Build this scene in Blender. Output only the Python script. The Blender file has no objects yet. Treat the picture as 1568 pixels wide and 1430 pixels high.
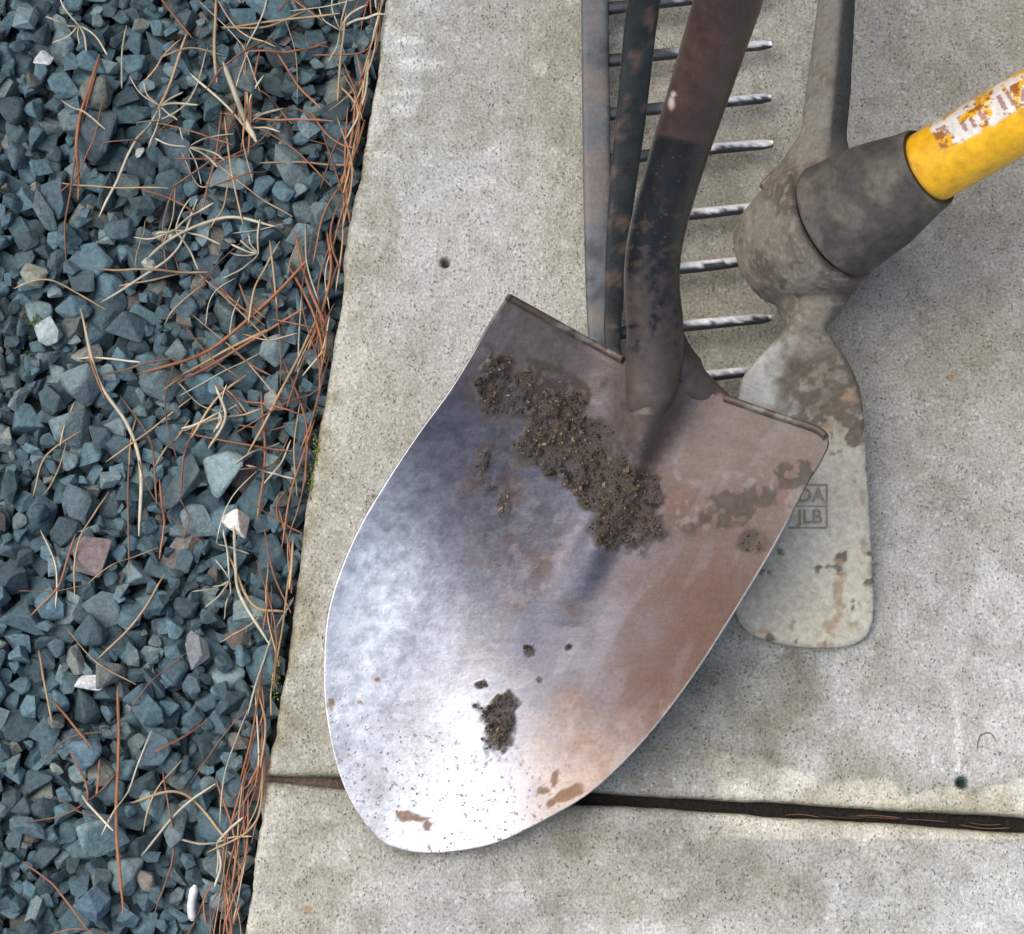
import bpy, bmesh, math, random
import numpy as np
from mathutils import Vector, Matrix
random.seed(7); rng=np.random.default_rng(11)
scene=bpy.context.scene
# ---------------------------------------------------------------- camera
D=1.5; T=math.radians(12); K=0.63/1.5
C=np.array([0,-D*math.sin(T),D*math.cos(T)])
F=np.array([0,math.sin(T),-math.cos(T)]); U=np.array([0,math.cos(T),math.sin(T)]); R=np.array([1.,0,0])
def W(px,py,z=0.0):
    px,py,z=np.broadcast_arrays(np.asarray(px,float),np.asarray(py,float),np.asarray(z,float))
    dx=(px-784)/1568*K; dy=-(py-715)/1568*K
    d=F+dx[...,None]*R+dy[...,None]*U
    s=(z-C[2])/d[...,2]
    return C+s[...,None]*d
def PX(P):
    v=np.asarray(P)-C; dep=v@F
    return 784+(v@R)/dep/K*1568, 715-(v@U)/dep/K*1568
def S(z): return 0.4018e-3*(D-z)/D
cam=bpy.data.objects.new("camera",bpy.data.cameras.new("camera")); scene.collection.objects.link(cam)
cam.location=C; cam.rotation_euler=(T,0,0); cam.data.lens=36/K; cam.data.sensor_width=36
cam.data.clip_start=0.02; cam.data.clip_end=500; scene.camera=cam
scene.view_settings.view_transform='Standard'; scene.view_settings.look='None'; scene.view_settings.exposure=0
# ---------------------------------------------------------------- noise
tab=rng.random((256,256))
def vn(x,y):
    xi=np.floor(x).astype(int); yi=np.floor(y).astype(int); fx=x-xi; fy=y-yi
    fx=fx*fx*(3-2*fx); fy=fy*fy*(3-2*fy)
    a=tab[xi%256,yi%256]; b=tab[(xi+1)%256,yi%256]; c=tab[xi%256,(yi+1)%256]; d=tab[(xi+1)%256,(yi+1)%256]
    return (a*(1-fx)+b*fx)*(1-fy)+(c*(1-fx)+d*fx)*fy
def fbm(x,y,s,o=4,seed=0):
    x=np.asarray(x,float)/s+seed*17.3+500; y=np.asarray(y,float)/s+seed*9.7+500
    r=0;a=.5;t=0
    for i in range(o):
        r=r+a*vn(x,y); t+=a; a*=.5; x=x*2.03+3.1; y=y*2.03+7.7
    return r/t
def ss(a,b,x):
    t=np.clip((x-a)/(b-a),0,1); return t*t*(3-2*t)
def mixc(c,col,w):
    w=np.clip(w,0,1)[...,None]; return c*(1-w)+np.array(col)*w
# ---------------------------------------------------------------- mesh helpers
def mesh_obj(name,verts,faces,mat=None,parent=None,smooth=True,cols=None):
    me=bpy.data.meshes.new(name)
    verts=np.asarray(verts,float)
    if isinstance(faces,np.ndarray):
        n=faces.shape[1]; m=len(faces)
        me.vertices.add(len(verts)); me.vertices.foreach_set("co",verts.ravel())
        me.loops.add(m*n); me.loops.foreach_set("vertex_index",faces.astype(np.int32).ravel())
        me.polygons.add(m); me.polygons.foreach_set("loop_start",np.arange(0,m*n,n,dtype=np.int32))
        me.update(calc_edges=True); me.validate()
    else:
        me.from_pydata([tuple(v) for v in verts],[],faces)
    me.polygons.foreach_set("use_smooth",[smooth]*len(me.polygons))
    if cols is not None: setcol(me,"Col",cols)
    if mat: me.materials.append(mat)
    ob=bpy.data.objects.new(name,me); scene.collection.objects.link(ob)
    if parent: ob.parent=parent
    return ob
def setcol(me,nm,cols):
    cols=np.asarray(cols,float)
    if cols.shape[1]==3: cols=np.hstack([cols,np.ones((len(cols),1))])
    a=me.attributes.new(nm,'FLOAT_COLOR','POINT'); a.data.foreach_set("color",cols.astype(np.float32).ravel())
def empty(name):
    e=bpy.data.objects.new(name,None); e.empty_display_size=.05; scene.collection.objects.link(e); return e
def resample(pts,n):
    pts=np.asarray(pts,float); P=np.vstack([2*pts[0]-pts[1],pts,2*pts[-1]-pts[-2]])
    out=[]; seg=len(pts)-1
    for i in range(n):
        t=i/(n-1)*seg; k=min(int(t),seg-1); f=t-k
        p0,p1,p2,p3=P[k],P[k+1],P[k+2],P[k+3]
        out.append(.5*((2*p1)+(-p0+p2)*f+(2*p0-5*p1+4*p2-p3)*f*f+(-p0+3*p1-3*p2+p3)*f**3))
    return np.array(out)
def loft(path,ra,rb,n=32,ex=2.0,up=(0,0,1),cap=True):
    path=np.asarray(path); N=len(path); ra=np.broadcast_to(ra,N); rb=np.broadcast_to(rb,N)
    tan=np.gradient(path,axis=0); tan/=np.linalg.norm(tan,axis=1)[:,None]
    up=np.array(up,float); side=np.cross(tan,up); side/=np.linalg.norm(side,axis=1)[:,None]
    nr=np.cross(side,tan)
    th=np.arange(n)/n*2*math.pi; ct,st=np.cos(th),np.sin(th)
    e=2/ex; cx=np.sign(ct)*np.abs(ct)**e; sx=np.sign(st)*np.abs(st)**e
    V=path[:,None]+side[:,None]*(ra[:,None]*cx)[...,None]+nr[:,None]*(rb[:,None]*sx)[...,None]
    V=V.reshape(-1,3); i=np.arange(N-1)[:,None]; j=np.arange(n)[None]; j2=(j+1)%n
    f=np.stack([i*n+j,(i+1)*n+j,(i+1)*n+j2,i*n+j2],-1).reshape(-1,4)[:,::-1]
    faces=[tuple(int(a) for a in q) for q in f]
    if cap: faces+= [tuple(range(n)),tuple(range((N-1)*n,N*n))[::-1]]
    return V,faces
def joinvf(lst):
    V=[];Fc=[];o=0
    for v,f in lst:
        V.append(v); Fc+=[tuple(i+o for i in q) for q in f]; o+=len(v)
    return np.vstack(V),Fc
# ---------------------------------------------------------------- materials
def newmat(name):
    m=bpy.data.materials.new(name); m.use_nodes=True; nt=m.node_tree; nt.nodes.clear()
    out=nt.nodes.new('ShaderNodeOutputMaterial'); b=nt.nodes.new('ShaderNodeBsdfPrincipled'); nt.links.new(b.outputs[0],out.inputs[0])
    tc=nt.nodes.new('ShaderNodeTexCoord')
    return m,nt,b,tc.outputs['Object']
def noise(nt,vec,scale,detail=4,rough=.55):
    n=nt.nodes.new('ShaderNodeTexNoise'); n.inputs['Scale'].default_value=scale; n.inputs['Detail'].default_value=detail; n.inputs['Roughness'].default_value=rough
    nt.links.new(vec,n.inputs['Vector']); return n.outputs['Fac']
def vor(nt,vec,scale,out='Distance',rnd=1):
    n=nt.nodes.new('ShaderNodeTexVoronoi'); n.inputs['Scale'].default_value=scale; n.inputs['Randomness'].default_value=rnd
    nt.links.new(vec,n.inputs['Vector']); return n.outputs[out]
def mr(nt,v,a,b,c=0,d=1):
    n=nt.nodes.new('ShaderNodeMapRange'); nt.links.new(v,n.inputs[0])
    for i,x in zip((1,2,3,4),(a,b,c,d)): n.inputs[i].default_value=x
    return n.outputs[0]
def mth(nt,op,a,b=None):
    n=nt.nodes.new('ShaderNodeMath'); n.operation=op
    for i,x in enumerate((a,b)):
        if x is None: continue
        if isinstance(x,(int,float)): n.inputs[i].default_value=x
        else: nt.links.new(x,n.inputs[i])
    return n.outputs[0]
def mix(nt,f,a,b,bt='MIX'):
    n=nt.nodes.new('ShaderNodeMix'); n.data_type='RGBA'; n.blend_type=bt
    for s,x in ((n.inputs['Factor'],f),(n.inputs[6],a),(n.inputs[7],b)):
        if isinstance(x,(int,float)): s.default_value=x
        elif isinstance(x,tuple): s.default_value=(*x,1)
        else: nt.links.new(x,s)
    return n.outputs[2]
def attr(nt,nm,out='Color'):
    n=nt.nodes.new('ShaderNodeAttribute'); n.attribute_name=nm; return n.outputs[out]
def bump(nt,b,h,dist,st=1.0):
    n=nt.nodes.new('ShaderNodeBump'); n.inputs['Distance'].default_value=dist; n.inputs['Strength'].default_value=st
    nt.links.new(h,n.inputs['Height']); nt.links.new(n.outputs[0],b.inputs['Normal'])
def fmul(nt,col,f):
    n=nt.nodes.new('ShaderNodeVectorMath'); n.operation='SCALE'; nt.links.new(col,n.inputs[0]); nt.links.new(f,n.inputs['Scale']); return n.outputs[0]

def concrete():
    m,nt,b,v=newmat("concrete")
    c=mix(nt,mr(nt,noise(nt,v,9,4,.6),.35,.68),(0.44,0.435,0.405),(0.56,0.56,0.53))
    c=mix(nt,mr(nt,noise(nt,v,70,4,.7),.5,.72,0,.6),c,(0.33,0.325,0.295))
    g=noise(nt,v,520,3,.75)
    c=fmul(nt,c,mr(nt,g,.32,.68,.66,1.32))
    vd=vor(nt,v,210); msk=mr(nt,noise(nt,v,45,2),.42,.58)
    lt=mth(nt,'MULTIPLY',mr(nt,vd,.16,.30,1,0),msk)
    c=mix(nt,mth(nt,'MULTIPLY',lt,.55),c,(0.78,0.78,0.77))
    vd2=vor(nt,v,400); msk2=mr(nt,noise(nt,v,110,2),.46,.56)
    dk=mth(nt,'MULTIPLY',mr(nt,vd2,.14,.28,1,0),msk2)
    c=mix(nt,mth(nt,'MULTIPLY',dk,.6),c,(0.19,0.185,0.16))
    c=mix(nt,1.0,c,attr(nt,'Col'),'MULTIPLY')
    nt.links.new(c,b.inputs['Base Color']); b.inputs['Roughness'].default_value=.92
    b.inputs['Specular IOR Level'].default_value=.2
    h=mth(nt,'ADD',g,mth(nt,'MULTIPLY',noise(nt,v,110,3),1.2))
    h=mth(nt,'SUBTRACT',h,mth(nt,'MULTIPLY',dk,.6))
    bump(nt,b,h,.0020,.9); return m
def colmat(name,rough=.8,metal=0,ns=300,lo=.75,hi=1.2,bd=.0005,spec=.4):
    m,nt,b,v=newmat(name)
    n=noise(nt,v,ns,4,.68)
    c=fmul(nt,attr(nt,'Col'),mr(nt,n,.3,.7,lo,hi))
    nt.links.new(c,b.inputs['Base Color']); b.inputs['Roughness'].default_value=rough; b.inputs['Metallic'].default_value=metal
    b.inputs['Specular IOR Level'].default_value=spec
    bump(nt,b,n,bd); return m
M_conc=concrete()
M_stone=colmat("gravel_stone",.75,0,300,.62,1.34,.0012,.4)
M_needle=colmat("pine_needle_mat",.6,0,200,.8,1.2,.0001)
M_soil=colmat("soil_mat",.9,0,900,.6,1.4,.0006,.2)
M_joint=colmat("joint_dirt",.95,0,500,.5,1.4,.001,.1)

def steel():
    m,nt,b,v=newmat("worn_steel")
    misc=attr(nt,'Misc'); sp=nt.nodes.new('ShaderNodeSeparateColor'); nt.links.new(misc,sp.inputs[0])
    nA=noise(nt,v,110,6,.72)
    c=fmul(nt,attr(nt,'Col'),mr(nt,nA,.3,.7,.76,1.22))
    mp=nt.nodes.new('ShaderNodeMapping'); mp.inputs['Rotation'].default_value=(0,0,math.radians(62)); mp.inputs['Scale'].default_value=(25,300,60)
    nt.links.new(v,mp.inputs['Vector'])
    scr=noise(nt,mp.outputs[0],1,4,.7)
    c=fmul(nt,c,mr(nt,scr,.35,.65,.94,1.06))
    nf=noise(nt,v,420,3,.7)
    c=fmul(nt,c,mr(nt,nf,.35,.65,.90,1.09))
    n1=mr(nt,noise(nt,v,260,5,.75),.595,.64); n2=mr(nt,vor(nt,v,230),.13,.21,1,0)
    sk=mth(nt,'MULTIPLY',mth(nt,'MAXIMUM',n1,mth(nt,'MULTIPLY',n2,mr(nt,noise(nt,v,60,2),.44,.54))),sp.outputs[2])
    c=mix(nt,mth(nt,'MULTIPLY',sk,.8),c,(0.15,0.10,0.075))
    nt.links.new(c,b.inputs['Base Color'])
    nt.links.new(mth(nt,'MULTIPLY',sp.outputs[0],mth(nt,'SUBTRACT',1,sk)),b.inputs['Metallic'])
    r=mth(nt,'ADD',sp.outputs[1],mr(nt,nA,.3,.7,-.08,.1)); r=mth(nt,'ADD',r,mth(nt,'MULTIPLY',sk,.4))
    nt.links.new(r,b.inputs['Roughness'])
    h=mth(nt,'ADD',mth(nt,'ADD',nA,mth(nt,'MULTIPLY',nf,.35)),mth(nt,'MULTIPLY',sk,.4))
    bump(nt,b,h,.0006,.6); return m
M_steel=steel()
# ---------------------------------------------------------------- pavement slabs
def dense(n0,step0,step,end,far):
    a=list(np.arange(0,n0)*step0); x=a[-1]+step0
    while x<end: a.append(x); x+=step
    while x<far: a.append(x); x+=step; step*=1.35
    return np.array(a+[far])
def slab(name,P0,eJ,eL,us,vs,hole_list,up_sign):
    uu,vv=np.meshgrid(us,vs,indexing='ij')
    X=P0+uu[...,None]*eJ+vv[...,None]*eL
    ru=(fbm(vv,vv*0,.03,5,3)-.5)*.008*np.exp(-uu/.006); rv=(fbm(uu,uu*0,.03,4,5)-.5)*.0028*np.exp(-vv/.005)
    X=X+ru[...,None]*eJ+rv[...,None]*eL
    rr=.006+.004*(fbm(uu*0,vv,.02,3,8)-.5)
    def prof(d,r): 
        q=np.clip(1-d/r,0,1); return -(1-np.sqrt(1-q*q))*r
    z=prof(uu,rr)+prof(vv,.0042+.002*(fbm(uu,vv*0,.02,3,9)-.5))
    z+= (fbm(X[...,0],X[...,1],.05,4,2)-.5)*.0016
    z-= ss(.62,.72,fbm(X[...,0],X[...,1],.007,3,6))*.0010*np.exp(-uu/.03)
    px,py=PX(np.dstack([X[...,0],X[...,1],0*z]))
    col=np.ones(px.shape+(3,))
    for hx,hy,hr,hc in hole_list:
        d=np.hypot(px-hx,py-hy)*S(0); k=ss(hr*1.25,hr*.6,d); z-=k*.006
        col=mixc(col,hc,k)
    n1=fbm(px,py,90,5,21); n2=fbm(px,py,28,4,22); n3=fbm(px,py,300,4,23); n4=fbm(px,py,150,6,24); n5=fbm(px,py,60,6,25)
    def tint(c,w): 
        nonlocal col; w=np.clip(w,0,1)[...,None]; col=col*(1-w+w*np.array(c))
    tint((1.10,1.14,1.18),ss(900,600,px)*ss(700,200,py+n1*200))
    tint((.89,.855,.78),ss(780,960,px+n1*60)*ss(900,500,py)*.75)
    tint((1.0,.985,.92),ss(650,480,px)*.8)
    tint((.83,.815,.765),ss(.50,.66,n4)*.8); tint((1.10,1.10,1.10),ss(.46,.34,n4)*.6)
    tint((.84,.83,.79),ss(.52,.60,n5)*ss(900,1200,py+px*.2)*.8); tint((1.13,1.13,1.12),ss(.46,.38,n5)*ss(900,1200,py+px*.2)*.8)
    def el(cx,cy,rx,ry,an=0,nn=.5,e=.35):
        return ss(1+e,1-e,np.hypot(((px-cx)*math.cos(an)+(py-cy)*math.sin(an))/rx,(-(px-cx)*math.sin(an)+(py-cy)*math.cos(an))/ry)+(n1-.5)*2*nn)
    tint((.72,.72,.68),el(1090,1110,170,110,-.3)*.85)  # grey stain that also paints the shovel's shadow into the slab colour
    tint((.70,.675,.63),el(960,1320,280,85,.1,.7)*.9)
    tint((.80,.78,.71),el(1100,540,200,90,0,.6)*.6)
    tint((.8,.79,.73),el(520,1150,110,60,0,.7)*.6)
    tint((.83,.82,.78),ss(.48,.62,n2)*.65)
    up=1184+15*np.sin(px/97)+(n1-.5)*105+(n2-.5)*28-ss(1250,1100,px)*10
    bloom=ss(-5,5,py-up)*ss(1075,1110,px+(n2-.5)*65)*(py<1285)
    tint((1.40,1.36,1.26),bloom*.95); tint((.80,.80,.76),np.exp(-((py-up+6)/8)**2)*ss(1060,1110,px)*.55)
    tint((1.45,1.47,1.5),el(1468,1150,7,45,0,.5,.3)*.8)
    tint((1.10,1.13,1.17),ss(1150,1500,px)*ss(1270,1400,py))
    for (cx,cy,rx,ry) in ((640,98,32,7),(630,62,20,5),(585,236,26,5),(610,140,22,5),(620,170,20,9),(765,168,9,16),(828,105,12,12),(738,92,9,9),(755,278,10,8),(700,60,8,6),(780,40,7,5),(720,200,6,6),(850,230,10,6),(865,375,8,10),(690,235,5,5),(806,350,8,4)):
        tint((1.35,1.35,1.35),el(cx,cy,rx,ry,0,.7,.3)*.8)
    for (cx,cy,rx,ry) in ((1455,577,8,6),(470,1392,8,5)): tint((.95,.55,.25),el(cx,cy,rx,ry,0,.5,.4)*.8)
    edge=np.exp(-np.minimum(uu,vv*3)/.014); tint((1.12,1.11,1.04),edge*.8*(fbm(px,py,20,3,31)>.42))
    tint((.62,.54,.40),np.exp(-uu/.005)*ss(.42,.6,n2)); tint((.5,.47,.42),np.exp(-vv/.0025))
    X[...,2]=z
    nu,nv=z.shape
    idx=np.arange(nu*nv).reshape(nu,nv)
    f=np.stack([idx[:-1,:-1],idx[1:,:-1],idx[1:,1:],idx[:-1,1:]],-1).reshape(-1,4)
    V=X.reshape(-1,3); Cc=col.reshape(-1,3)
    def skirt(ids,flip):
        nonlocal V,f,Cc
        lo=V[ids].copy(); lo[:,2]=-.09; o=len(V); V=np.vstack([V,lo]); Cc=np.vstack([Cc,Cc[ids]*.8])
        n=len(ids); a=np.arange(n-1)
        q=np.stack([ids[:-1],ids[1:],o+a+1,o+a],-1)
        f=np.vstack([f,q[:,::-1] if flip else q])
    skirt(idx[0],False); skirt(idx[:,0],True); skirt(idx[-1],True); skirt(idx[:,-1],False)
    if up_sign<0: f=f[:,::-1]
    return mesh_obj(name,V,f,M_conc,cols=Cc)
nrm=lambda v:v/np.linalg.norm(v)
A0=W(408,1185); eJA=nrm(W(1568,1251)-A0); eLA=nrm(W(590,0)-A0)
B0=W(404,1197); eJB=nrm(W(1568,1275)-B0); eLB=nrm(W(370,1430)-B0)
us=dense(8,.0006,.0013,.50,3.2)
slab("concrete_pavement",A0,eJA,eLA,us,dense(8,.0006,.0013,.52,.93),[(682,402,.0030,(.16,.13,.10)),(1474,1198,.0040,(.04,.11,.10))],1)
slab("concrete_pavement",B0,eJB,eLB,us,dense(8,.0006,.0013,.14,2.0),[],-1)
n=500
c0=W(425,1192,-.008); c1=W(1568,1263,-.008); e=c1-c0; e2=nrm(e); pr=np.array([-e2[1],e2[0],0])
tt=np.linspace(-.03,1.15,n); rows=[]; cl=[]
for k in np.linspace(-1,1,9):
    P=c0+tt[:,None]*e+k*.014*pr
    h=(fbm(P[:,0],P[:,1],.006,3,4)-.5)*.004; P=P.copy(); P[:,2]+=h; rows.append(P)
    q,_=PX(P); cc=np.tile([.020,.018,.015],(n,1)); cc=mixc(cc,(.13,.095,.08),ss(560,500,q)); cl.append(cc)
V=np.array(rows).reshape(-1,3); idx=np.arange(9*n).reshape(9,n)
f=np.stack([idx[:-1,:-1],idx[:-1,1:],idx[1:,1:],idx[1:,:-1]],-1).reshape(-1,4)
mesh_obj("joint_filler",V,f,M_joint,cols=np.array(cl).reshape(-1,3))
# ---------------------------------------------------------------- gravel
m,nt,b,v=newmat("gravel_bed")
c=mix(nt,mr(nt,vor(nt,v,70),.1,.55),(0.10,0.135,0.15),(0.03,0.035,0.035)); nt.links.new(c,b.inputs['Base Color']); b.inputs['Roughness'].default_value=.9
bump(nt,b,mth(nt,'SUBTRACT',1,vor(nt,v,70)),.012,1); M_bed=m
mesh_obj("ground",[(-60,-60,-.036),(60,-60,-.036),(60,60,-.036),(-60,60,-.036)],[(0,1,2,3)],M_bed)
protos=[]
for k in range(26):
    bm=bmesh.new(); n=rng.integers(9,15)
    for i in range(n):
        p=rng.normal(size=3); p/=np.linalg.norm(p); p*=rng.uniform(.85,1.1); bm.verts.new(p)
    r=bmesh.ops.convex_hull(bm,input=bm.verts)
    bmesh.ops.delete(bm,geom=[g for g in r['geom_interior'] if isinstance(g,bmesh.types.BMVert)],context='VERTS')
    bmesh.ops.dissolve_limit(bm,angle_limit=math.radians(24),verts=bm.verts,edges=bm.edges)
    bmesh.ops.bevel(bm,geom=list(bm.edges),offset=.14,segments=2,affect='EDGES',profile=.5,clamp_overlap=True)
    bmesh.ops.triangulate(bm,faces=bm.faces)
    bmesh.ops.recalc_face_normals(bm,faces=bm.faces)
    bm.verts.ensure_lookup_table()
    V=np.array([v.co[:] for v in bm.verts]); Fc=np.array([[v.index for v in f.verts] for f in bm.faces]); bm.free()
    V/= np.abs(V).max(axis=0); protos.append((V,Fc))
def rotm(tilt=.6):
    a=rng.uniform(0,6.283); Rz=np.array(Matrix.Rotation(a,3,'Z')); ax=Vector((math.cos(a*3),math.sin(a*3),0))
    return np.array(Matrix.Rotation(rng.normal()*tilt,3,ax))@Rz
# tiny crumbs use a lighter proto set
cprotos=[]
for k in range(10):
    bm=bmesh.new()
    for i in range(9):
        p=rng.normal(size=3); p/=np.linalg.norm(p); p*=rng.uniform(.7,1.15); bm.verts.new(p)
    r=bmesh.ops.convex_hull(bm,input=bm.verts)
    bmesh.ops.delete(bm,geom=[g for g in r['geom_interior'] if isinstance(g,bmesh.types.BMVert)],context='VERTS')
    bmesh.ops.recalc_face_normals(bm,faces=bm.faces); bm.verts.index_update(); bm.verts.ensure_lookup_table()
    cprotos.append((np.array([v.co[:] for v in bm.verts]),np.array([[v.index for v in f.verts] for f in bm.faces]))); bm.free()
class Batch:
    def __init__(s,ps=None): s.V=[];s.F=[];s.C=[];s.o=0;s.ps=ps or protos
    def add(s,pi,M,loc,col):
        V,Fc=s.ps[pi%len(s.ps)]; s.V.append(V@M.T+loc); s.F.append(Fc+s.o); s.C.append(np.tile(col,(len(V),1))); s.o+=len(V)
    def obj(s,name,mat,**k): return mesh_obj(name,np.vstack(s.V),np.vstack(s.F),mat,cols=np.vstack(s.C),**k)
x0,x1,y0,y1=-.56,-.06,-.45,.56; rs=.001
nx,ny=int((x1-x0)/rs),int((y1-y0)/rs)
H=np.full((nx,ny),-.036)
def edge_x(y):
    if y<A0[1]: d=eLB; return B0[0]+(y-B0[1])*d[0]/d[1]
    return A0[0]+(y-A0[1])*eLA[0]/eLA[1]
ey=np.array([edge_x(y0+j*rs) for j in range(ny)])
gb=Batch()
def window(x,y,r):
    i0=max(int((x-r-x0)/rs),0); i1=min(int((x+r-x0)/rs)+2,nx); j0=max(int((y-r-y0)/rs),0); j1=min(int((y+r-y0)/rs)+2,ny)
    gx=x0+np.arange(i0,i1)[:,None]*rs; gy=y0+np.arange(j0,j1)[None]*rs
    return slice(i0,i1),slice(j0,j1),np.hypot(gx-x,gy-y)
def drop(x,y,r,col,flat=None,pi=None):
    si,sj,d=window(x,y,r); h=H[si,sj]; m=d<r*.75
    if not m.any(): return
    fl=flat or rng.uniform(.45,.78); zb=np.percentile(h[m],60); z=zb+r*fl*.70
    ab=rng.uniform(.60,.95); M=rotm(.33)@np.diag([r/ab**.5,r*ab**.5,r*fl])
    gb.add(rng.integers(len(protos)) if pi is None else pi,M,np.array([x,y,z]),col)
    cap=z+r*fl*.85*np.sqrt(np.clip(1-(d/r)**2,0,1)); H[si,sj]=np.where(d<r,np.maximum(h,cap),h)
def stonecol():
    k=rng.random(); g=rng.uniform(.60,1.28)
    c=np.array([.084,.145,.172])*g
    if k<.16: c=np.array([.155,.215,.228])*g
    elif k<.21: c=np.array([.18,.20,.18])*g
    elif k<.225: c=np.array([.18,.16,.14])*g
    elif k<.50: c=np.array([.064,.103,.121])*g
    return c
cnt=0
for it in range(8000):
    r=float(np.clip(rng.lognormal(math.log(.0074),.34),.0034,.0142))
    if it>5200: r*=.72
    best=None
    for k in range(5):
        y=rng.uniform(y0+.01,y1-.01); x=rng.uniform(x0+.01,edge_x(y)-r*.75)
        i,j=int((x-x0)/rs),int((y-y0)/rs); h=H[max(i-3,0):i+4,max(j-3,0):j+4].mean()
        if best is None or h<best[0]: best=(h,x,y)
    if best[0]>-.014: continue
    drop(best[1],best[2],r,stonecol()); cnt+=1
for (px,py,sz,col) in ((368,797,58,(.78,.72,.64)),(135,1046,38,(.68,.70,.69)),(66,88,30,(.55,.57,.57)),(76,508,46,(.34,.40,.41)),
    (140,856,62,(.24,.19,.19)),(210,228,20,(.6,.6,.56)),(352,728,76,(.22,.30,.32)),(150,1282,78,(.17,.25,.26)),(264,360,20,(.5,.48,.4)),(382,125,80,(.09,.12,.13)),
    (230,410,26,(.40,.42,.37)),(268,735,80,(.08,.11,.12)),(390,945,66,(.17,.23,.23)),(425,612,42,(.25,.25,.24)),(60,425,50,(.24,.25,.21)),(350,270,66,(.18,.25,.26)),
    (130,1145,60,(.11,.18,.22)),(300,1000,56,(.19,.21,.22)),(120,770,56,(.09,.13,.15)),(40,1270,50,(.1,.15,.18)),(35,30,54,(.18,.25,.27)),(250,585,66,(.11,.16,.17)),(430,85,58,(.11,.14,.15)),(165,215,90,(.06,.085,.10)),(275,230,80,(.075,.11,.13)),(140,1380,70,(.10,.16,.20)),(230,1150,64,(.09,.14,.17))):
    p=W(px,py,-.01); drop(p[0],p[1],sz*S(0)/2,np.array(col),.6)
gb.obj("gravel",M_stone,smooth=False)
# ---------------------------------------------------------------- needles and straw
Hs=H.copy()
for j in range(ny): Hs[max(int((ey[j]-x0)/rs),0):,j]=0.0
for a in (2,2):
    t=Hs.copy()
    for dx in (-a,0,a):
        for dy in (-a,0,a): t=np.maximum(t,np.roll(np.roll(Hs,dx,0),dy,1))
    Hs=t
def hz(P):
    i=np.clip(((P[:,0]-x0)/rs).astype(int),0,nx-1); j=np.clip(((P[:,1]-y0)/rs).astype(int),0,ny-1)
    out=Hs[i,j].copy(); out[P[:,0]>x1-.003]=0; return out
nb_V=[];nb_F=[];nb_C=[];nbo=0
def needle(pts,r,col,lift=0,flatz=None):
    global nbo
    P=resample(np.asarray(pts,float),26)
    z=hz(P) if flatz is None else np.full(26,flatz); zz=np.pad(z,4,'edge'); z=np.array([np.percentile(zz[i:i+9],65) for i in range(26)]); 
    k=np.ones(5)/5; z=np.convolve(np.pad(z,2,'edge'),k,'valid')
    P[:,2]=z+r+lift*np.linspace(0,1,26)
    ra=r*np.minimum(1,.35+np.minimum(np.arange(26),25-np.arange(26))/4.)
    V,Fc=loft(P,ra,ra,5)
    nb_V.append(V); nb_F.extend([tuple(a+nbo for a in q) for q in Fc]); 
    cc=np.array(col)*(np.linspace(.8,1.15,26)[:,None,None]); nb_C.append(np.tile(cc,(1,5,1)).reshape(-1,3)); nbo+=len(V)
def npx(pp,r,col,lift=0):
    q=W([p[0] for p in pp],[p[1] for p in pp],-.005); needle(q,r,col,lift)
BR=(.33,.14,.070); BR2=(.20,.10,.065); ST=(.44,.30,.17); PL=(.52,.46,.34)
for pp,r,c in [([(152,82),(125,190),(116,300)],.0012,BR),([(182,1050),(180,1180),(188,1400)],.0011,BR),([(100,400),(105,300),(152,90)],.0007,BR2),
   ([(330,-10),(328,60),(330,120)],.0011,ST),([(122,470),(150,580),(195,650),(215,720),(212,820)],.0012,PL),([(160,470),(80,430),(20,440)],.0006,ST),
   ([(345,105),(370,170),(392,215)],.0018,PL),([(392,215),(350,165),(290,110)],.0009,PL),([(240,165),(200,240),(150,330)],.0009,PL),([(240,165),(262,120),(285,50)],.001,ST),
   ([(250,600),(330,540),(420,495)],.0009,ST),([(270,590),(380,520),(468,470)],.0009,BR),([(210,575),(300,545),(400,470),(470,395)],.0011,BR),([(150,460),(260,395),(300,300)],.0008,PL),
   ([(225,400),(270,360),(345,330),(420,345)],.001,PL),([(400,90),(385,170),(380,240)],.0008,BR),([(320,690),(345,640),(330,590)],.001,PL),([(270,660),(330,640),(400,625)],.0007,ST),
   ([(360,800),(365,900),(415,990)],.0010,PL),([(350,850),(390,930),(440,940)],.0009,ST),([(280,760),(285,700),(300,640)],.0007,BR2),([(294,1410),(292,1385),(299,1355)],.0028,(.6,.62,.6)),
   ([(200,1230),(280,1215),(350,1290)],.0009,ST),([(215,1310),(275,1240),(330,1200)],.0008,PL),([(40,1260),(120,1240),(180,1180)],.0006,BR2),([(400,600),(405,700),(395,800)],.0008,BR),
   ([(490,470),(440,580),(380,700)],.0008,ST),([(160,610),(135,540),(130,490)],.0007,BR),([(340,40),(420,30),(520,20)],.0007,ST),([(500,60),(450,80),(380,88)],.0008,BR),
   ([(250,880),(215,940),(150,1010)],.0007,ST),([(60,1165),(110,1130),(170,1120)],.0005,BR2),([(500,350),(505,420),(470,540)],.0010,BR),([(450,350),(470,430),(500,500)],.0010,BR),([(440,400),(480,480),(500,560)],.0009,BR),
   ([(545,120),(540,200),(520,290)],.0009,BR),([(525,90),(550,160),(548,240)],.0008,BR2),([(330,1190),(360,1300),(340,1440)],.0008,BR),([(235,1400),(265,1300),(250,1180)],.0007,BR2)]:
    npx(pp,r,c)
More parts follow.
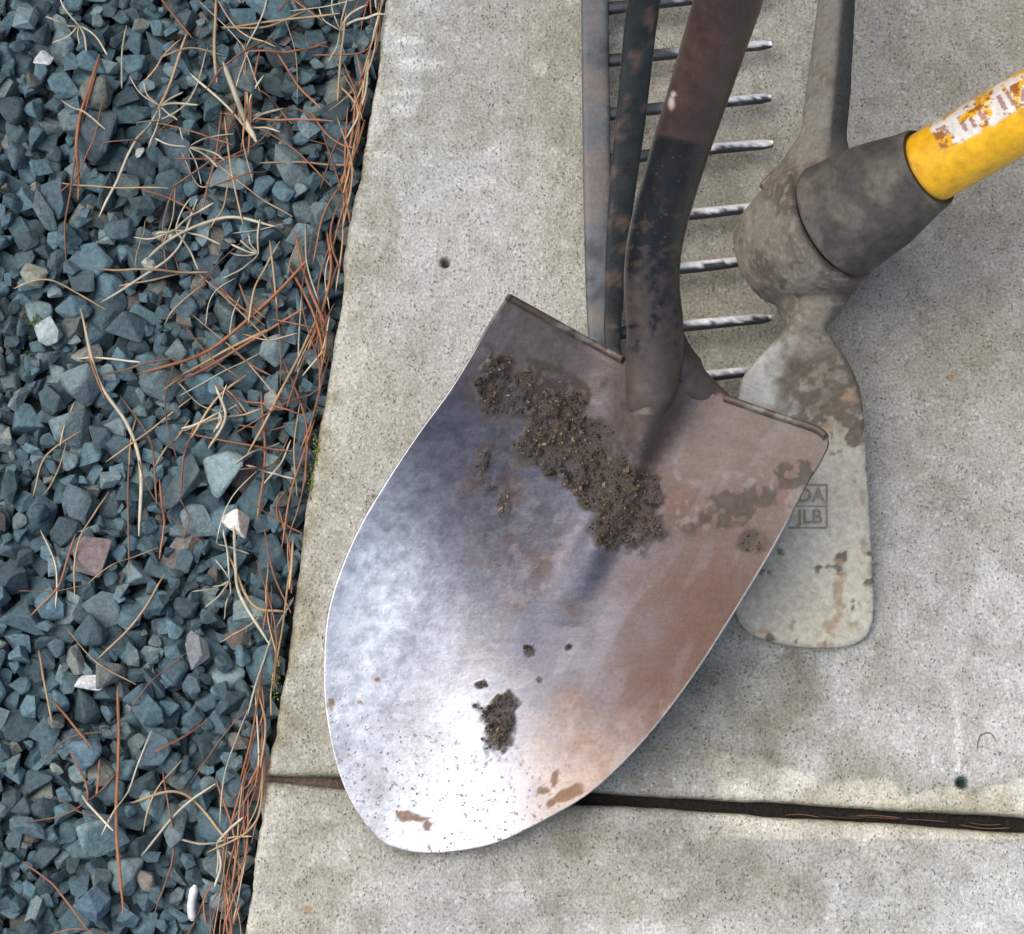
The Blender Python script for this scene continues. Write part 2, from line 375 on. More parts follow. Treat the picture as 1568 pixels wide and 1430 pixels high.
for k in range(225):
    if rng.random()<.38:
        py=rng.uniform(-80,1480); ex=590-.1538*py; px=ex-abs(rng.normal(0,20))-4; an=math.pi/2+.15+rng.normal()*.25; L=rng.uniform(80,220)
    else:
        if rng.random()<.66: px=rng.normal(360,105); py=rng.uniform(-40,700)
        else: px=rng.uniform(60,470); py=rng.uniform(600,1450)
        an=rng.uniform(0,math.pi); L=rng.uniform(50,190)
        if px>590-.1538*py-15: continue
    d=np.array([math.cos(an),math.sin(an)]); nn=np.array([-d[1],d[0]]); cv=rng.normal()*.08*L
    a=np.array([px,py])-d*L/2; bb=np.array([px,py])+d*L/2; mdd=(a+bb)/2+nn*cv
    lim=lambda p:(min(p[0],590-.1538*p[1]+rng.uniform(-12,2)),p[1])
    kx=rng.random()
    col=BR if kx<.34 else BR2 if kx<.60 else ST if kx<.86 else PL
    npx([lim(a),lim(mdd),lim(bb)],rng.uniform(.00035,.0008),np.array(col)*rng.uniform(.7,1.2),rng.uniform(0,.003))
for (cx,cy) in ((243,158),(375,195),(335,630),(268,352),(350,885),(395,385),(120,35),(290,230),(520,40),(330,1290)):
    for k in range(6):
        an=rng.uniform(0,6.28); L=rng.uniform(25,75)
        npx([(cx,cy),(cx+L*.5*math.cos(an)+rng.normal()*3,cy+L*.5*math.sin(an)),(cx+L*math.cos(an+.15),cy+L*math.sin(an+.15))],rng.uniform(.0004,.0009),np.array(PL)*rng.uniform(.7,1.1),.002)
def slabneedle(pp,r,col): 
    q=W([p[0] for p in pp],[p[1] for p in pp],0); needle(q,r,col,0,.0004)
for k in range(7):
    px=rng.uniform(1100,1500); py=1192+(px-425)*.0621+rng.normal()*3; L=rng.uniform(40,90)
    q=W([px,px+L/2,px+L],[py,py+L*.03+rng.normal()*2,py+L*.062],0); needle(q,.0004,np.array(BR2)*rng.uniform(.25,.7),0,-.006)
slabneedle([(1495,1150),(1500,1128),(1515,1122),(1525,1135)],.0003,(.16,.12,.08))
ob=mesh_obj("pine_needles",np.vstack(nb_V),nb_F,M_needle,cols=np.vstack(nb_C))
mb=Batch(cprotos)
for (cx,cy,rx,ry,n) in ((422,1010,8,42,420),(45,486,17,11,110),(38,545,10,16,50),(486,700,5,25,60),(478,740,5,20,50)):
    for k in range(n):
        q=W(cx+rng.normal()*rx*.55,cy+rng.normal()*ry*.55,-.008); z=hz(q[None])[0]; z=min(z,-.0015) if cx>400 else z-.003
        g=rng.uniform(.5,1.2); r=rng.uniform(.0004,.0009)
        mb.add(rng.integers(26),rotm(1)*r,np.array([q[0],q[1],z]),np.array([.22,.28,.04] if cx>400 else [.10,.15,.04])*g)
mb.obj("moss",M_soil)
# ---------------------------------------------------------------- shovel
shovel=empty("round_point_shovel")
ax=np.array([-.487,.873]); cxv=np.array([.873,.487])
def ac(px,py): rx=px-1010; ry=py-600; return ax[0]*rx+ax[1]*ry, cxv[0]*rx+cxv[1]*ry
def ridge(px,py):
    xc=np.interp(py,[500,560,610,650,700,760,840,920],[1003,1001,994,985,973,946,909,872])
    dx=(px-xc)*np.interp(py,[600,700,760],[.98,.95,.90])
    wl=np.interp(py,[540,600,640,700,760,900],[60,46,38,24,24,28])
    am=np.interp(py,[540,570,605,635,670,705,740,840,900,960],[.020,.022,.0255,.0265,.020,.0115,.0055,.0075,.004,0])
    return am,dx/wl
def zb(px,py):
    a,c=ac(px,py); A=a/800
    z=.100-.090*A-.017*np.sin(math.pi*np.clip(A,0,1))+.034*(c/300)**2*(1-.25*np.clip(A,0,1))
    am,q=ridge(px,py)
    z=z+am*np.exp(-np.abs(q)**2.3)
    z=z-.004*ss(120,-20,a)*np.exp(-((np.abs(c)-100)/55)**2)
    return z
outl=[(778,455),(820,478),(865,503),(910,528),(955,552),(1000,572),(1040,585),(1075,597),(1110,610),(1140,620),(1180,634),(1220,647),(1252,659),(1265,670),(1266,684),(1252,712),(1235,740),(1190,825),(1150,893),(1110,958),(1060,1035),(1000,1115),(940,1180),(890,1222),(820,1262),(760,1290),(700,1303),(650,1306),(610,1300),(580,1285),(555,1255),(530,1212),(510,1150),(498,1075),(497,1010),(502,945),(520,880),(550,810),(590,742),(640,666),(688,600),(725,540),(752,493)]
O=np.array(outl,float)
Pp=np.vstack([O,O[:1]])
Bd=resample(Pp,761)[:-1]
nr_=190; cen=np.array([930.,790.]); rad=np.linspace(0,1,nr_+1)[1:]**.9
PTS=cen+rad[:,None,None]*(Bd-cen); nb=len(Bd)
allp=np.vstack([cen[None],PTS.reshape(-1,2)])
SO=[(757,585,24,45,.1,.9,.9),(860,600,60,34,.1,.25,1),(790,610,45,34,.3,.6,.9),(868,650,48,54,.3,.7,1),(822,672,28,36,.3,.9,.9),(885,690,66,42,.5,.9,1),(925,745,52,50,.3,1,1),(985,780,30,54,-.2,.6,1),(940,800,36,40,0,1,1),
 (740,710,7,32,0,.6,.7),(772,775,9,26,0,.5,.7),(742,742,22,6,.3,.6,.7),(735,1048,13,8,0,1,1),(757,1110,29,44,.1,1,1),(1130,775,66,20,-.35,.08,.8),(1160,828,20,18,0,.5,.8),(1212,725,36,18,-.6,.05,.8),(810,997,8,8,0,.9,.8),(825,1040,7,7,0,.5,.7),(870,990,6,4,0,1,.6),
 (880,515,25,10,.5,.05,.6),(780,540,20,12,0,.1,.5),(962,725,24,14,0,.9,.9)]
def soilmask(px,py):
    n=fbm(px,py,26,5,41); m=np.zeros(np.shape(px)); f=np.zeros(np.shape(px))
    for cx,cy,rx,ry,an,cr,fl in SO:
        q=np.hypot(((px-cx)*math.cos(an)+(py-cy)*math.sin(an))/rx,(-(px-cx)*math.sin(an)+(py-cy)*math.cos(an))/ry)
        wide=.08 if cy>950 else .25
        m=np.maximum(m,ss(1.15,.75,q+(n-.5)*1.7)*cr); f=np.maximum(f,ss(1.12+wide,.9+wide*.3,q+(n-.5)*1.7)*fl)
    return m,f
LOW=(.135,.105,.090)
def bladecol(px,py):
    a,c=ac(px,py); n1=fbm(px,py,120,5,51); n2=fbm(px,py,35,6,52); n3=fbm(px,py,14,4,53); n4=fbm(a,c*4,90,5,54)
    col=np.tile(np.array([.170,.166,.198]),px.shape+(1,))
    col=mixc(col,(.120,.108,.118),ss(.48,.62,n1)*.6)
    br=ss(400,650,a-.78*c+(n1-.5)*150+(n2-.5)*90)  # polished tip, with the bright sky reflection painted into the steel colour
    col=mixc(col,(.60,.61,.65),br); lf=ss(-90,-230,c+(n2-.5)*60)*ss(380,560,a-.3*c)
    col=mixc(col,(.97,.98,1.0),lf*br*.95)  # left edge lifted further, more sky reflection painted in
    wb=ss(-60,160,c-.12*a+(n1-.5)*150+(n2-.5)*70)
    lowr=ss(400,620,a+(n2-.5)*60)
    col=mixc(col,(.110,.060,.040),wb*(1-lowr)*.97)  # rust brown, plus the dark wall reflection painted into the right side
    col=mixc(col,(.43,.33,.27),wb*lowr*.88)
    top=ss(230,20,a+(n1-.5)*120); col=mixc(col,(.150,.115,.100),top*.85)
    rst=ss(.48,.70,n2)*ss(.42,.60,n1); col=mixc(col,(.16,.092,.062),rst*.5*(1-.7*br))
    col=mixc(col,(.27,.26,.28),ss(.54,.70,n4)*.25*(1-wb*.5))
    col=mixc(col,(.40,.38,.38),ss(.52,.66,n3)*ss(.5,.6,n1)*.18)
    am,q=ridge(px,py); fr=np.exp(-np.abs(q*.8)**3)*ss(690,640,py); col=mixc(col,LOW,fr*.9)
    rs2=np.zeros(px.shape)
    for cx,cy,rx,ry,an in ((630,1250,30,8,.2),(655,1262,8,7,0),(870,1215,28,8,-.5),(835,1210,9,5,0),(850,1190,5,14,.3),(508,1075,8,9,0),(880,1210,12,8,0),(550,1075,8,4,0),(578,1040,6,5,0)):
        qq=np.hypot(((px-cx)*math.cos(an)+(py-cy)*math.sin(an))/rx,(-(px-cx)*math.sin(an)+(py-cy)*math.cos(an))/ry)
        rs2=np.maximum(rs2,ss(1.15,.8,qq+(n3-.5)*1.9))
    col=mixc(col,(.20,.11,.06),rs2*.9)
    m,f=soilmask(px,py)
    film=np.maximum(f*ss(.36,.52,n3+.08),m); col=mixc(col,(.052,.041,.033),film*.92)
    met=.88-.5*wb*(1-lowr)-.35*top-.2*wb*lowr-.2*fr*(1-top); met=met*(1-np.maximum(film,rs2)); rough=.53+.05*wb+.05*top; rough=rough+(.92-rough)*np.maximum(film,rs2)
    sp=np.clip(.12*lowr+ss(540,740,a-.15*c)*.9+.06*wb+.05,0,1)
    return np.clip(col,0,1),np.stack([np.clip(met,0,1),rough,sp],-1)
Z=zb(allp[:,0],allp[:,1]); V=W(allp[:,0],allp[:,1],Z)
V[:,2]+=(fbm(allp[:,0],allp[:,1],130,2,61)-.5)*.0025
mm_,ff=soilmask(allp[:,0],allp[:,1])
V[:,2]+=mm_*ss(.35,.7,fbm(allp[:,0],allp[:,1],13,4,62))*.0030
idx=1+np.arange(nr_*nb).reshape(nr_,nb); nxt=np.roll(idx,-1,1)
Fq=[tuple(int(q) for q in r) for r in np.stack([idx[:-1],idx[1:],nxt[1:],nxt[:-1]],-1).reshape(-1,4)]
Fq+=[(0,int(idx[0,j]),int(nxt[0,j])) for j in range(nb)]
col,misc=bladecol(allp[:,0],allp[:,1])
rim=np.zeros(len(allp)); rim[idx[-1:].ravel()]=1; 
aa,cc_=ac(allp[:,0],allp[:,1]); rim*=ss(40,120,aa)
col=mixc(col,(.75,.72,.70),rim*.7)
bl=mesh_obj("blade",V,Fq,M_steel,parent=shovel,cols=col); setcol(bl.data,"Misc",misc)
bm=bmesh.new(); bm.from_mesh(bl.data); bmesh.ops.recalc_face_normals(bm,faces=bm.faces)
if sum(f.normal.z for f in bm.faces)<0: bmesh.ops.reverse_faces(bm,faces=bm.faces)
bm.to_mesh(bl.data); bm.free()
so=bl.modifiers.new("s",'SOLIDIFY'); so.thickness=.0018; so.offset=-1
def steelobj(name,V,Fc,colf,miscv,parent):
    o=mesh_obj(name,V,Fc,M_steel,parent=parent)
    px,py=PX(V); c=colf(px,py); setcol(o.data,"Col",c); setcol(o.data,"Misc",np.tile(miscv,(len(V),1))); return o
def rimcol(px,py):
    n=fbm(px,py,16,4,71); return mixc(np.tile(np.array([.11,.08,.065]),px.shape+(1,)),(.20,.18,.17),ss(.5,.62,n))
for k,seg in enumerate((outl[0:5],outl[8:14])):
    q=np.array(seg,float); P=W(q[:,0],q[:,1],zb(q[:,0],q[:,1])+.0005); P=resample(P,60)
    V,Fc=loft(P,.0020,.0036,14,2.6); steelobj("tread_%d"%(k+1),V,Fc,rimcol,(.4,.6,.2),shovel)
# socket + handle: the tube sinks into the raised frog of the blade
pth=[(980,672,zb(980,672)-.022),(987,645,zb(987,645)-.014),(994,608,.1125),(1001,560,.121),(1003,500,.135),(998,440,.148),(1001,385,.162),(1012,330,.178),(1028,275,.196),(1046,215,.215),(1069,145,.240),(1115,0,.292)]
P=np.array([W(*p) for p in pth]); hw=np.array([12,22,36,43.5,44,43.5,43.5,44,44.5,46,48,54])
rad_=hw*np.array([S(p[2]) for p in pth])
ex_dir=P[-1]-P[-2]; wall_y=.93
Q=resample(P,300); rq=resample(rad_[:,None],300)[:,0]; rb=rq*np.interp(np.linspace(0,1,300),[0,.3,1],[.75,1,1])
Q2=np.array([Q[-1]+nrm(ex_dir)*s for s in np.linspace(.004,(wall_y-.02-P[-1][1])/nrm(ex_dir)[1],40)])
Vh,Fh=loft(np.vstack([Q,Q2]),np.concatenate([rq,np.full(40,rq[-1])]),np.concatenate([rb,np.full(40,rb[-1])]),72)
m,nt,b,v=newmat("painted_handle")
misc=attr(nt,'Misc'); sp=nt.nodes.new('ShaderNodeSeparateColor'); nt.links.new(misc,sp.inputs[0])
nA=noise(nt,v,120,5,.7)
c=fmul(nt,attr(nt,'Col'),mr(nt,nA,.3,.7,.78,1.18))
ck=mr(nt,noise(nt,v,420,3,.6),.65,.69); ck=mth(nt,'MULTIPLY',ck,sp.outputs[2]); c=mix(nt,ck,c,(.24,.17,.13))
nt.links.new(c,b.inputs['Base Color']); nt.links.new(mth(nt,'ADD',sp.outputs[1],mr(nt,nA,.3,.7,-.07,.12)),b.inputs['Roughness'])
nt.links.new(sp.outputs[0],b.inputs['Metallic']); bump(nt,b,nA,.0005,.6); M_paint=m
def hcol(V):
    px,py=PX(V); n=fbm(px,py,34,5,81); n2=fbm(px,py,12,5,82); d=py-(.2*(px-1046))
    c=np.tile(np.array([.046,.026,.024]),(len(V),1)); c=mixc(c,(.078,.045,.036),ss(.40,.70,n)*.6); r=np.full(len(V),.38); mt=np.zeros(len(V)); k=np.full(len(V),.3)
    blk=ss(212,219,d+(n2-.5)*5); c=mixc(c,(.010,.011,.014),blk); r=r-.13*blk
    wear=ss(350,570,d+(n-.5)*130); c=mixc(c,(.070,.055,.048),wear*ss(.42,.58,n2+wear*.2)); r=r+.2*wear; mt=mt+.3*wear
    low=ss(520,605,d); c=mixc(c,LOW,low); mt=mt+.2*low
    rs=ss(.58,.66,n2)*ss(280,360,d)*.6; c=mixc(c,(.11,.07,.05),rs*.6*(1-low))
    lip=np.exp(-((d-216)/2.5)**2); c=mixc(c,(.02,.016,.016),lip)
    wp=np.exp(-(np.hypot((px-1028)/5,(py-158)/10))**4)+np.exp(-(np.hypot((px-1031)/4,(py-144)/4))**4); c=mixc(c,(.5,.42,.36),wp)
    return c,np.stack([np.clip(mt,0,1),r,k],-1)
ho=mesh_obj("handle",Vh,Fh,M_paint,parent=shovel); c,mi=hcol(Vh); setcol(ho.data,"Col",c); setcol(ho.data,"Misc",mi)
pp=[(1018,480,.122),(1034,540,.112),(1056,578,zb(1056,578)-.005),(1090,602,zb(1090,602)-.005),(1122,616,zb(1122,616)-.003)]
P_=resample(np.array([W(*p) for p in pp]),40); wv=np.interp(np.linspace(0,1,40),[0,.4,.75,1],[.006,.012,.007,.002]); V,Fc=loft(P_,wv,wv*.75,24)
o=mesh_obj("socket_flare",V,Fc,M_paint,parent=shovel); c,mi=hcol(V); setcol(o.data,"Col",c); setcol(o.data,"Misc",mi)
cb=Batch(cprotos); N=30000; px=rng.uniform(700,1260,N); py=rng.uniform(490,1180,N); mk,_=soilmask(px,py)
keep=(mk>rng.random(N)*.9+.15); px=px[keep];py=py[keep];mk=mk[keep]
clump=fbm(px,py,13,4,62)
zz=zb(px,py); PP=W(px,py,zz)
for i in range(len(px)):
    u_=rng.random(); r=rng.lognormal(math.log(.00062),.42)*(1 if u_<.95 else 2.0 if u_<.992 else 3.2); g=rng.uniform(.45,1.4); k=rng.random()
    cl=np.array([.098,.069,.047])*g if k<.76 else np.array([.25,.175,.115])*g if k<.88 else np.array([.03,.025,.022])
    h=mk[i]*ss(.35,.7,clump[i])*(.0030+.0035*rng.random()**2)
    cb.add(rng.integers(26),rotm(1)@np.diag([r*1.35,r,r*.75]),PP[i]+np.array([0,0,r*.2+h]),cl)
cb.obj("soil_clods",M_soil,parent=shovel,smooth=False)
# ---------------------------------------------------------------- garden rake
rake=empty("garden_rake")
bt=resample(np.array([W(912,-560,.02),W(911,-200,.02),W(911,0,.02),W(914,260,.02),W(920,480,.02),W(930,600,.02)]),120)
V,Fc=loft(bt,22*S(.02),.0045,24,4.5)
def rkcol(px,py):
    n=fbm(px,py,40,5,101); c=np.tile(np.array([.105,.115,.130]),px.shape+(1,)); return mixc(mixc(c,(.15,.13,.12),ss(.5,.65,n)),(.05,.05,.055),ss(.45,.3,n))
steelobj("head_bar",V,Fc,rkcol,(.3,.55,.1),rake)
for i,y in enumerate([567,487,398,317,220,150,68,-12,-92,-172,-252,-332,-412,-492]):
    xe=[1160,1180,1150,1162,1183,1180,1181][i] if i<7 else 1180
    kp=np.array([W(925,y+26,.018),W(1000,y+17,.019),W(1090,y+8,.018),W(xe,y,.014)]); P_=resample(kp,40)
    wd=np.interp(np.linspace(0,1,40),[0,.6,.95,1],[9.5,8.5,7.5,5])*S(.02)
    V,Fc=loft(P_,wd,wd*.95,20,3.5)
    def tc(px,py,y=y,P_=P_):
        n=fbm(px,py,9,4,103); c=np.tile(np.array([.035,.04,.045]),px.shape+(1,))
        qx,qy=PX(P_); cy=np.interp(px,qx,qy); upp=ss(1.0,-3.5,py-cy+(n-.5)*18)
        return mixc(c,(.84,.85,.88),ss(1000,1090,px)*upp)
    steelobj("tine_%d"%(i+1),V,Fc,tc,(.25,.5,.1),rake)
def bowcol(px,py):
    n=fbm(px,py,20,5,107); c=np.tile(np.array([.014,.018,.018]),px.shape+(1,)); return mixc(c,(.09,.058,.045),ss(.60,.68,n)*.8)
bw=resample(np.array([W(946,575,.026),W(938,520,.03),W(940,465,.037),W(948,340,.062),W(966,180,.098),W(986,0,.145),W(1010,-110,.19),W(1050,-170,.25)]),120)
wd=np.interp(np.linspace(0,1,120),[0,.15,.3,.55,.75,1],[.0045,.0048,.0058,.0088,.0098,.008])
V,Fc=loft(bw,wd,wd*.42,20,3.2); steelobj("bow_arm_1",V,Fc,bowcol,(0,.42,.1),rake)
bw2=resample(np.array([W(925,-560,.026),W(940,-450,.06),W(985,-300,.14),W(1030,-200,.22),W(1050,-170,.25)]),60)
V,Fc=loft(bw2,.008,.0035,20,3.2); steelobj("bow_arm_2",V,Fc,bowcol,(0,.42,.1),rake)
p0=W(1045,-165,.24); d=nrm(np.array([.12,.52,.8])); p1=p0+d*((wall_y-.02-p0[1])/d[1])
V,Fc=loft(np.array([p0,p0+d*.12,p1]),[.010,.0145,.0145],[.010,.0145,.0145],32)
o=mesh_obj("handle",V,Fc,M_paint,parent=rake,cols=np.tile([.36,.22,.11],(len(V),1))); setcol(o.data,"Misc",np.tile([0,.5,.2],(len(V),1)))
# ---------------------------------------------------------------- mattock
mat_=empty("mattock")
L=[]
rows=[(470,1197,1283,.062,.016),(500,1199,1266,.060,.014),(515,1192,1270,.058,.013),(535,1172,1286,.056,.012),(558,1150,1302,.053,.010),(580,1136,1312,.050,.0078),(615,1130,1322,.046,.006),(700,1130,1328,.036,.0048),(800,1128,1334,.025,.004),(880,1126,1338,.017,.0036),(935,1127,1339,.012,.0033),(962,1142,1334,.010,.003),(978,1172,1322,.009,.003),(988,1215,1300,.008,.003),(991,1240,1280,.008,.0026)]
rw=resample(np.array(rows,float),120)
cx=(rw[:,1]+rw[:,2])/2; P_=W(cx,rw[:,0],rw[:,3]); wdt=(rw[:,2]-rw[:,1])/2*0.4018e-3*(D-rw[:,3])/D
n=36; th=np.arange(n)/n*2*math.pi; ct,st=np.cos(th),np.sin(th); e_=2/3.2; sx=np.sign(ct)*np.abs(ct)**e_; sy=np.sign(st)*np.abs(st)**e_
V=P_[:,None]+np.array([1.,0,0])*(wdt[:,None]*sx)[...,None]+np.array([0,-.2,.98])*(rw[:,4][:,None]*sy)[...,None]
V[...,2]-=.004*(sx[None]**2)*ss(540,640,rw[:,0])[:,None]
V=V.reshape(-1,3); i=np.arange(119)[:,None]; j=np.arange(n)[None]; j2=(j+1)%n
fa=[tuple(int(q) for q in r) for r in np.stack([i*n+j,i*n+j2,(i+1)*n+j2,(i+1)*n+j],-1).reshape(-1,4)]+[tuple(range(n))[::-1],tuple(range(119*n,120*n))]
L.append((V,fa))
h0=W(1278,340,.086); h1=W(1568,172,.180); hd=nrm(h1-h0)
ts=np.linspace(-.060,-.002,26); P_=h0+ts[:,None]*hd
rr=np.interp(ts,[-.060,-.057,-.048,-.030,-.010,-.004,-.002],[.022,.0275,.033,.038,.0400,.0395,.0375])
L.append(loft(P_,rr*.95,rr,44,2.2,up=(0,1,.2)))
P_=resample(np.array([W(1240,420,.062),W(1238,460,.060),W(1233,500,.059)]),20); L.append(loft(P_,np.linspace(.032,.0125,20),np.linspace(.024,.014,20),28,2.3))
P_=resample(np.array([W(1245,300,.070),W(1254,250,.072),W(1262,200,.072),W(1272,100,.066),W(1281,0,.060),W(1290,-150,.045),W(1296,-270,.022)]),70)
wd=np.interp(np.linspace(0,1,70),[0,.15,.32,.5,.67,.85,1],[.034,.022,.0145,.013,.0118,.009,.003])
L.append(loft(P_,wd,wd*1.05,24,1.5))
V,Fc=joinvf(L); o=mesh_obj("head_raw",V,Fc)
rm=o.modifiers.new("r",'REMESH'); rm.mode='VOXEL'; rm.voxel_size=.0012
sm=o.modifiers.new("s",'SMOOTH'); sm.factor=.5; sm.iterations=8
dg=bpy.context.evaluated_depsgraph_get(); me=bpy.data.meshes.new_from_object(o.evaluated_get(dg)); bpy.data.objects.remove(o)
head=bpy.data.objects.new("head",me); scene.collection.objects.link(head); head.parent=mat_
V=np.empty(len(me.vertices)*3); me.vertices.foreach_get("co",V); V=V.reshape(-1,3)
N_=np.empty(len(me.vertices)*3); me.vertices.foreach_get("normal",N_); N_=N_.reshape(-1,3)
px,py=PX(V); n1=fbm(px,py,60,5,111); n2=fbm(px,py,22,5,112); n3=fbm(px+V[:,2]*3000,py,8,4,113)
V=V+N_*((n1-.5)*.0012+(n3-.5)*.0006)[:,None]; me.vertices.foreach_set("co",V.ravel())
c=np.tile(np.array([.23,.205,.165]),(len(V),1)); 
c=mixc(c,(.155,.13,.105),ss(.42,.65,n1)*.8); c=mixc(c,(.10,.078,.06),ss(.50,.70,n2)*.65); c=mixc(c,(.34,.30,.25),ss(.56,.68,n3)*.5)
ad=ss(600,690,py+(n2-.5)*90); c=mixc(c,(.60,.565,.455),ad); c=mixc(c,(.46,.43,.34),ad*ss(.45,.62,n1)*.5)
up_=ss(1235,1170,px+(n2-.5)*70)*ss(500,540,py)*ss(720,640,py); c=mixc(c,(.50,.50,.47),up_)
mud=ss(.46,.54,n2+.12*ss(720,560,py)-.25*ss(650,760,py))*ss(520,560,py)*(1-up_); c=mixc(c,(.14,.11,.085),mud*.9)
for q in ((1285,915,9,38),(1322,680,11,12),(1275,960,11,14),(1320,760,5,8),(1323,835,6,10),(1212,960,4,9),(1310,955,8,6),(1165,968,14,4),(1265,988,20,4),(1282,860,6,4),(1300,605,10,14),(1270,655,12,10)):
    w=ss(1.3,.5,np.hypot((px-q[0])/q[2],(py-q[1])/q[3])+(n3-.5)*2.4); c=mixc(c,(.38,.27,.17),w*.75)
w=ss(15,0,1338-px)*ss(620,700,py)*ss(.45,.6,n3); c=mixc(c,(.22,.13,.07),w*.6)
pk=ss(260,190,py); c=mixc(c,(.22,.205,.18),pk*ss(.35,.6,n2)); c=mixc(c,(.05,.058,.062),pk*ss(1268,1276,px-(200-py)*.09)*.85)  # pick: shade of the right facet painted into the colour
setcol(me,"Col",c); me.materials.clear(); me.materials.append(colmat("forged_head",.75,.05,260,.75,1.22,.0008,.3))
me.polygons.foreach_set("use_smooth",[True]*len(me.polygons))
tc0=W(1425,254,.133); tl=float((tc0-h0)@hd)
ts=np.linspace(-.014,tl,90); P_=h0+ts[:,None]*hd
rr=np.interp(ts,[-.014,-.001,.0005,.003,tl*.5,tl*.85,tl-.002,tl],[.0325,.0328,.0352,.0360,.0325,.0262,.0248,.0235])
V,Fc=loft(P_,rr,rr,96); px,py=PX(V); n1=fbm(px,py,40,5,121); n2=fbm(px,py,10,4,122)
c=mixc(np.tile(np.array([.078,.072,.064]),(len(V),1)),(.150,.132,.108),ss(.35,.75,n1)); c=mixc(c,(.05,.047,.044),ss(.52,.75,n2)*.5)
tt_=np.repeat(ts,96); c=mixc(c,(.012,.012,.012),ss(.0012,.0002,tt_))
mesh_obj("collar",V,Fc,colmat("rubber",.75,0,200,.75,1.25,.0006,.3),parent=mat_,cols=c)
ts=np.concatenate([np.linspace(tl-.01,tl+.16,220),[.86]]); P_=h0+ts[:,None]*hd
nn_=160; V,Fc=loft(P_,.0212,.0212,nn_); px,py=PX(V)
ang=np.tile(np.arange(nn_),len(ts)); tt_=np.repeat(ts-tl,nn_); n1=fbm(tt_*1e3,ang*.85,6,5,131); n2=fbm(tt_*1e3,ang*.85,2.2,4,132)
c=np.tile(np.array([.86,.46,.012]),(len(V),1)); c=mixc(c,(.62,.27,.02),ss(.55,.7,n1)*.35)
lx=(px-1490)*.88-(py-195)*.48; ly=(px-1490)*.48+(py-195)*.88
st_=ss(26,22,np.abs(ly+14)+(n1-.5)*16)*ss(-62,-56,lx)*ss(130,120,lx)
white=st_*ss(.62,.5,n1); red=st_*ss(.52,.56,n2)*ss(.45,.5,n1)
c=mixc(c,(.74,.72,.68),white*.95); c=mixc(c,(.22,.05,.03),red*.8)
ltr=white*((np.sin(lx/3.6+np.sin(lx/11)*2)>.2)&(np.abs(ly+12)<13)&(n1<.52)); c=mixc(c,(.30,.08,.05),ltr*.75)
c=mixc(c,(.12,.08,.04),np.exp(-np.abs(tt_)/.0012)*.7)
hy=mesh_obj("handle",V,Fc,M_paint,parent=mat_); setcol(hy.data,"Col",c); setcol(hy.data,"Misc",np.tile([0,.33,.12],(len(V),1)))
M_mark=colmat("mark_paint",.8,0,500,.7,1.2,.0002); 
def bar(p,q,w,z):
    a=W(*p,z(p[1])); b_=W(*q,z(q[1])); return loft(np.array([a,(a+b_)/2,b_]),w,.0003,8,3)
adz=lambda y: float(np.interp(y,rw[:,0],rw[:,3]+rw[:,4])-.0001)
L=[bar((1208,742),(1266,742),.0006,adz),bar((1208,808),(1266,808),.0006,adz),bar((1266,742),(1266,808),.0006,adz),bar((1208,775),(1266,775),.0003,adz)]
V,Fc=joinvf(L); mesh_obj("stamp_frame",V,Fc,M_mark,parent=mat_,cols=np.tile([.35,.31,.24],(len(V),1)))
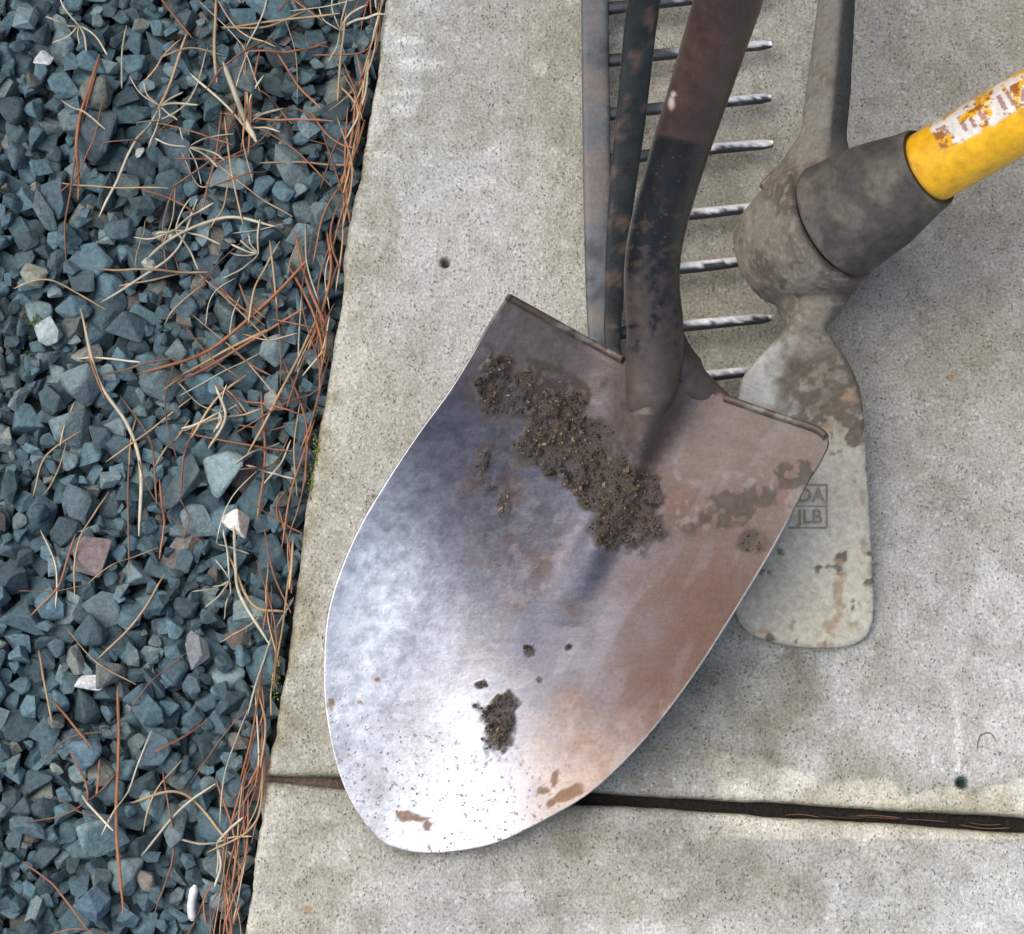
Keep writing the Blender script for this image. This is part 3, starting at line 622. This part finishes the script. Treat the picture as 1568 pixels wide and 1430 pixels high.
for k,(s_,x_,y_) in enumerate((("DA",1242,759),("JLB",1240,792))):
    cu=bpy.data.curves.new("t",'FONT'); cu.body=s_; cu.size=.0115; cu.extrude=.0002; cu.align_x='CENTER'; cu.align_y='CENTER'; cu.offset=.0003
    to=bpy.data.objects.new("t",cu); scene.collection.objects.link(to); dg=bpy.context.evaluated_depsgraph_get()
    me=bpy.data.meshes.new_from_object(to.evaluated_get(dg)); bpy.data.objects.remove(to)
    setcol(me,"Col",np.tile([.32,.28,.21],(len(me.vertices),1))); me.materials.clear(); me.materials.append(M_mark)
    to=bpy.data.objects.new("stamp_letters_%d"%(k+1),me); scene.collection.objects.link(to); to.parent=mat_
    to.location=W(x_,y_,adz(y_)+.0002); to.rotation_euler=(math.radians(15),0,0)
# ---------------------------------------------------------------- wall the tools lean on
m,nt,b,v=newmat("stained_wood")
mp=nt.nodes.new('ShaderNodeMapping'); mp.inputs['Scale'].default_value=(3,40,60); nt.links.new(v,mp.inputs['Vector'])
nt.links.new(mix(nt,mr(nt,noise(nt,mp.outputs[0],1,5,.6),.3,.7),(.13,.075,.045),(.24,.15,.095)),b.inputs['Base Color']); b.inputs['Roughness'].default_value=.75
wall=empty("wooden_wall")
for k in range(9):
    z0=-.05+k*.16; yb=wall_y
    V=[(-1.4,yb,z0),(3.2,yb,z0),(3.2,yb+.012,z0+.157),(-1.4,yb+.012,z0+.157),(-1.4,yb+.03,z0),(3.2,yb+.03,z0),(3.2,yb+.03,z0+.157),(-1.4,yb+.03,z0+.157)]
    mesh_obj("board_%d"%(k+1),V,[(0,1,2,3),(1,5,6,2),(5,4,7,6),(4,0,3,7),(3,2,6,7),(4,5,1,0)],m,parent=wall,smooth=False)
# ---------------------------------------------------------------- light
sv=nrm(np.array([-.48,.13,.87])); el=math.asin(sv[2]); az=math.atan2(sv[0],sv[1])
w=bpy.data.worlds.new("World"); scene.world=w; w.use_nodes=True; nt=w.node_tree
sk=nt.nodes.new('ShaderNodeTexSky'); sk.sky_type='NISHITA'; sk.sun_disc=False; sk.sun_elevation=el; sk.sun_rotation=az; sk.dust_density=3
bg=nt.nodes['Background']; bg.inputs[1].default_value=.15; nt.links.new(sk.outputs[0],bg.inputs[0])
su=bpy.data.lights.new("sun",'SUN'); su.energy=3.4; su.angle=math.radians(70); su.color=(1,.965,.91)
so=bpy.data.objects.new("sun",su); scene.collection.objects.link(so); so.rotation_euler=Vector(sv).to_track_quat('Z','Y').to_euler()
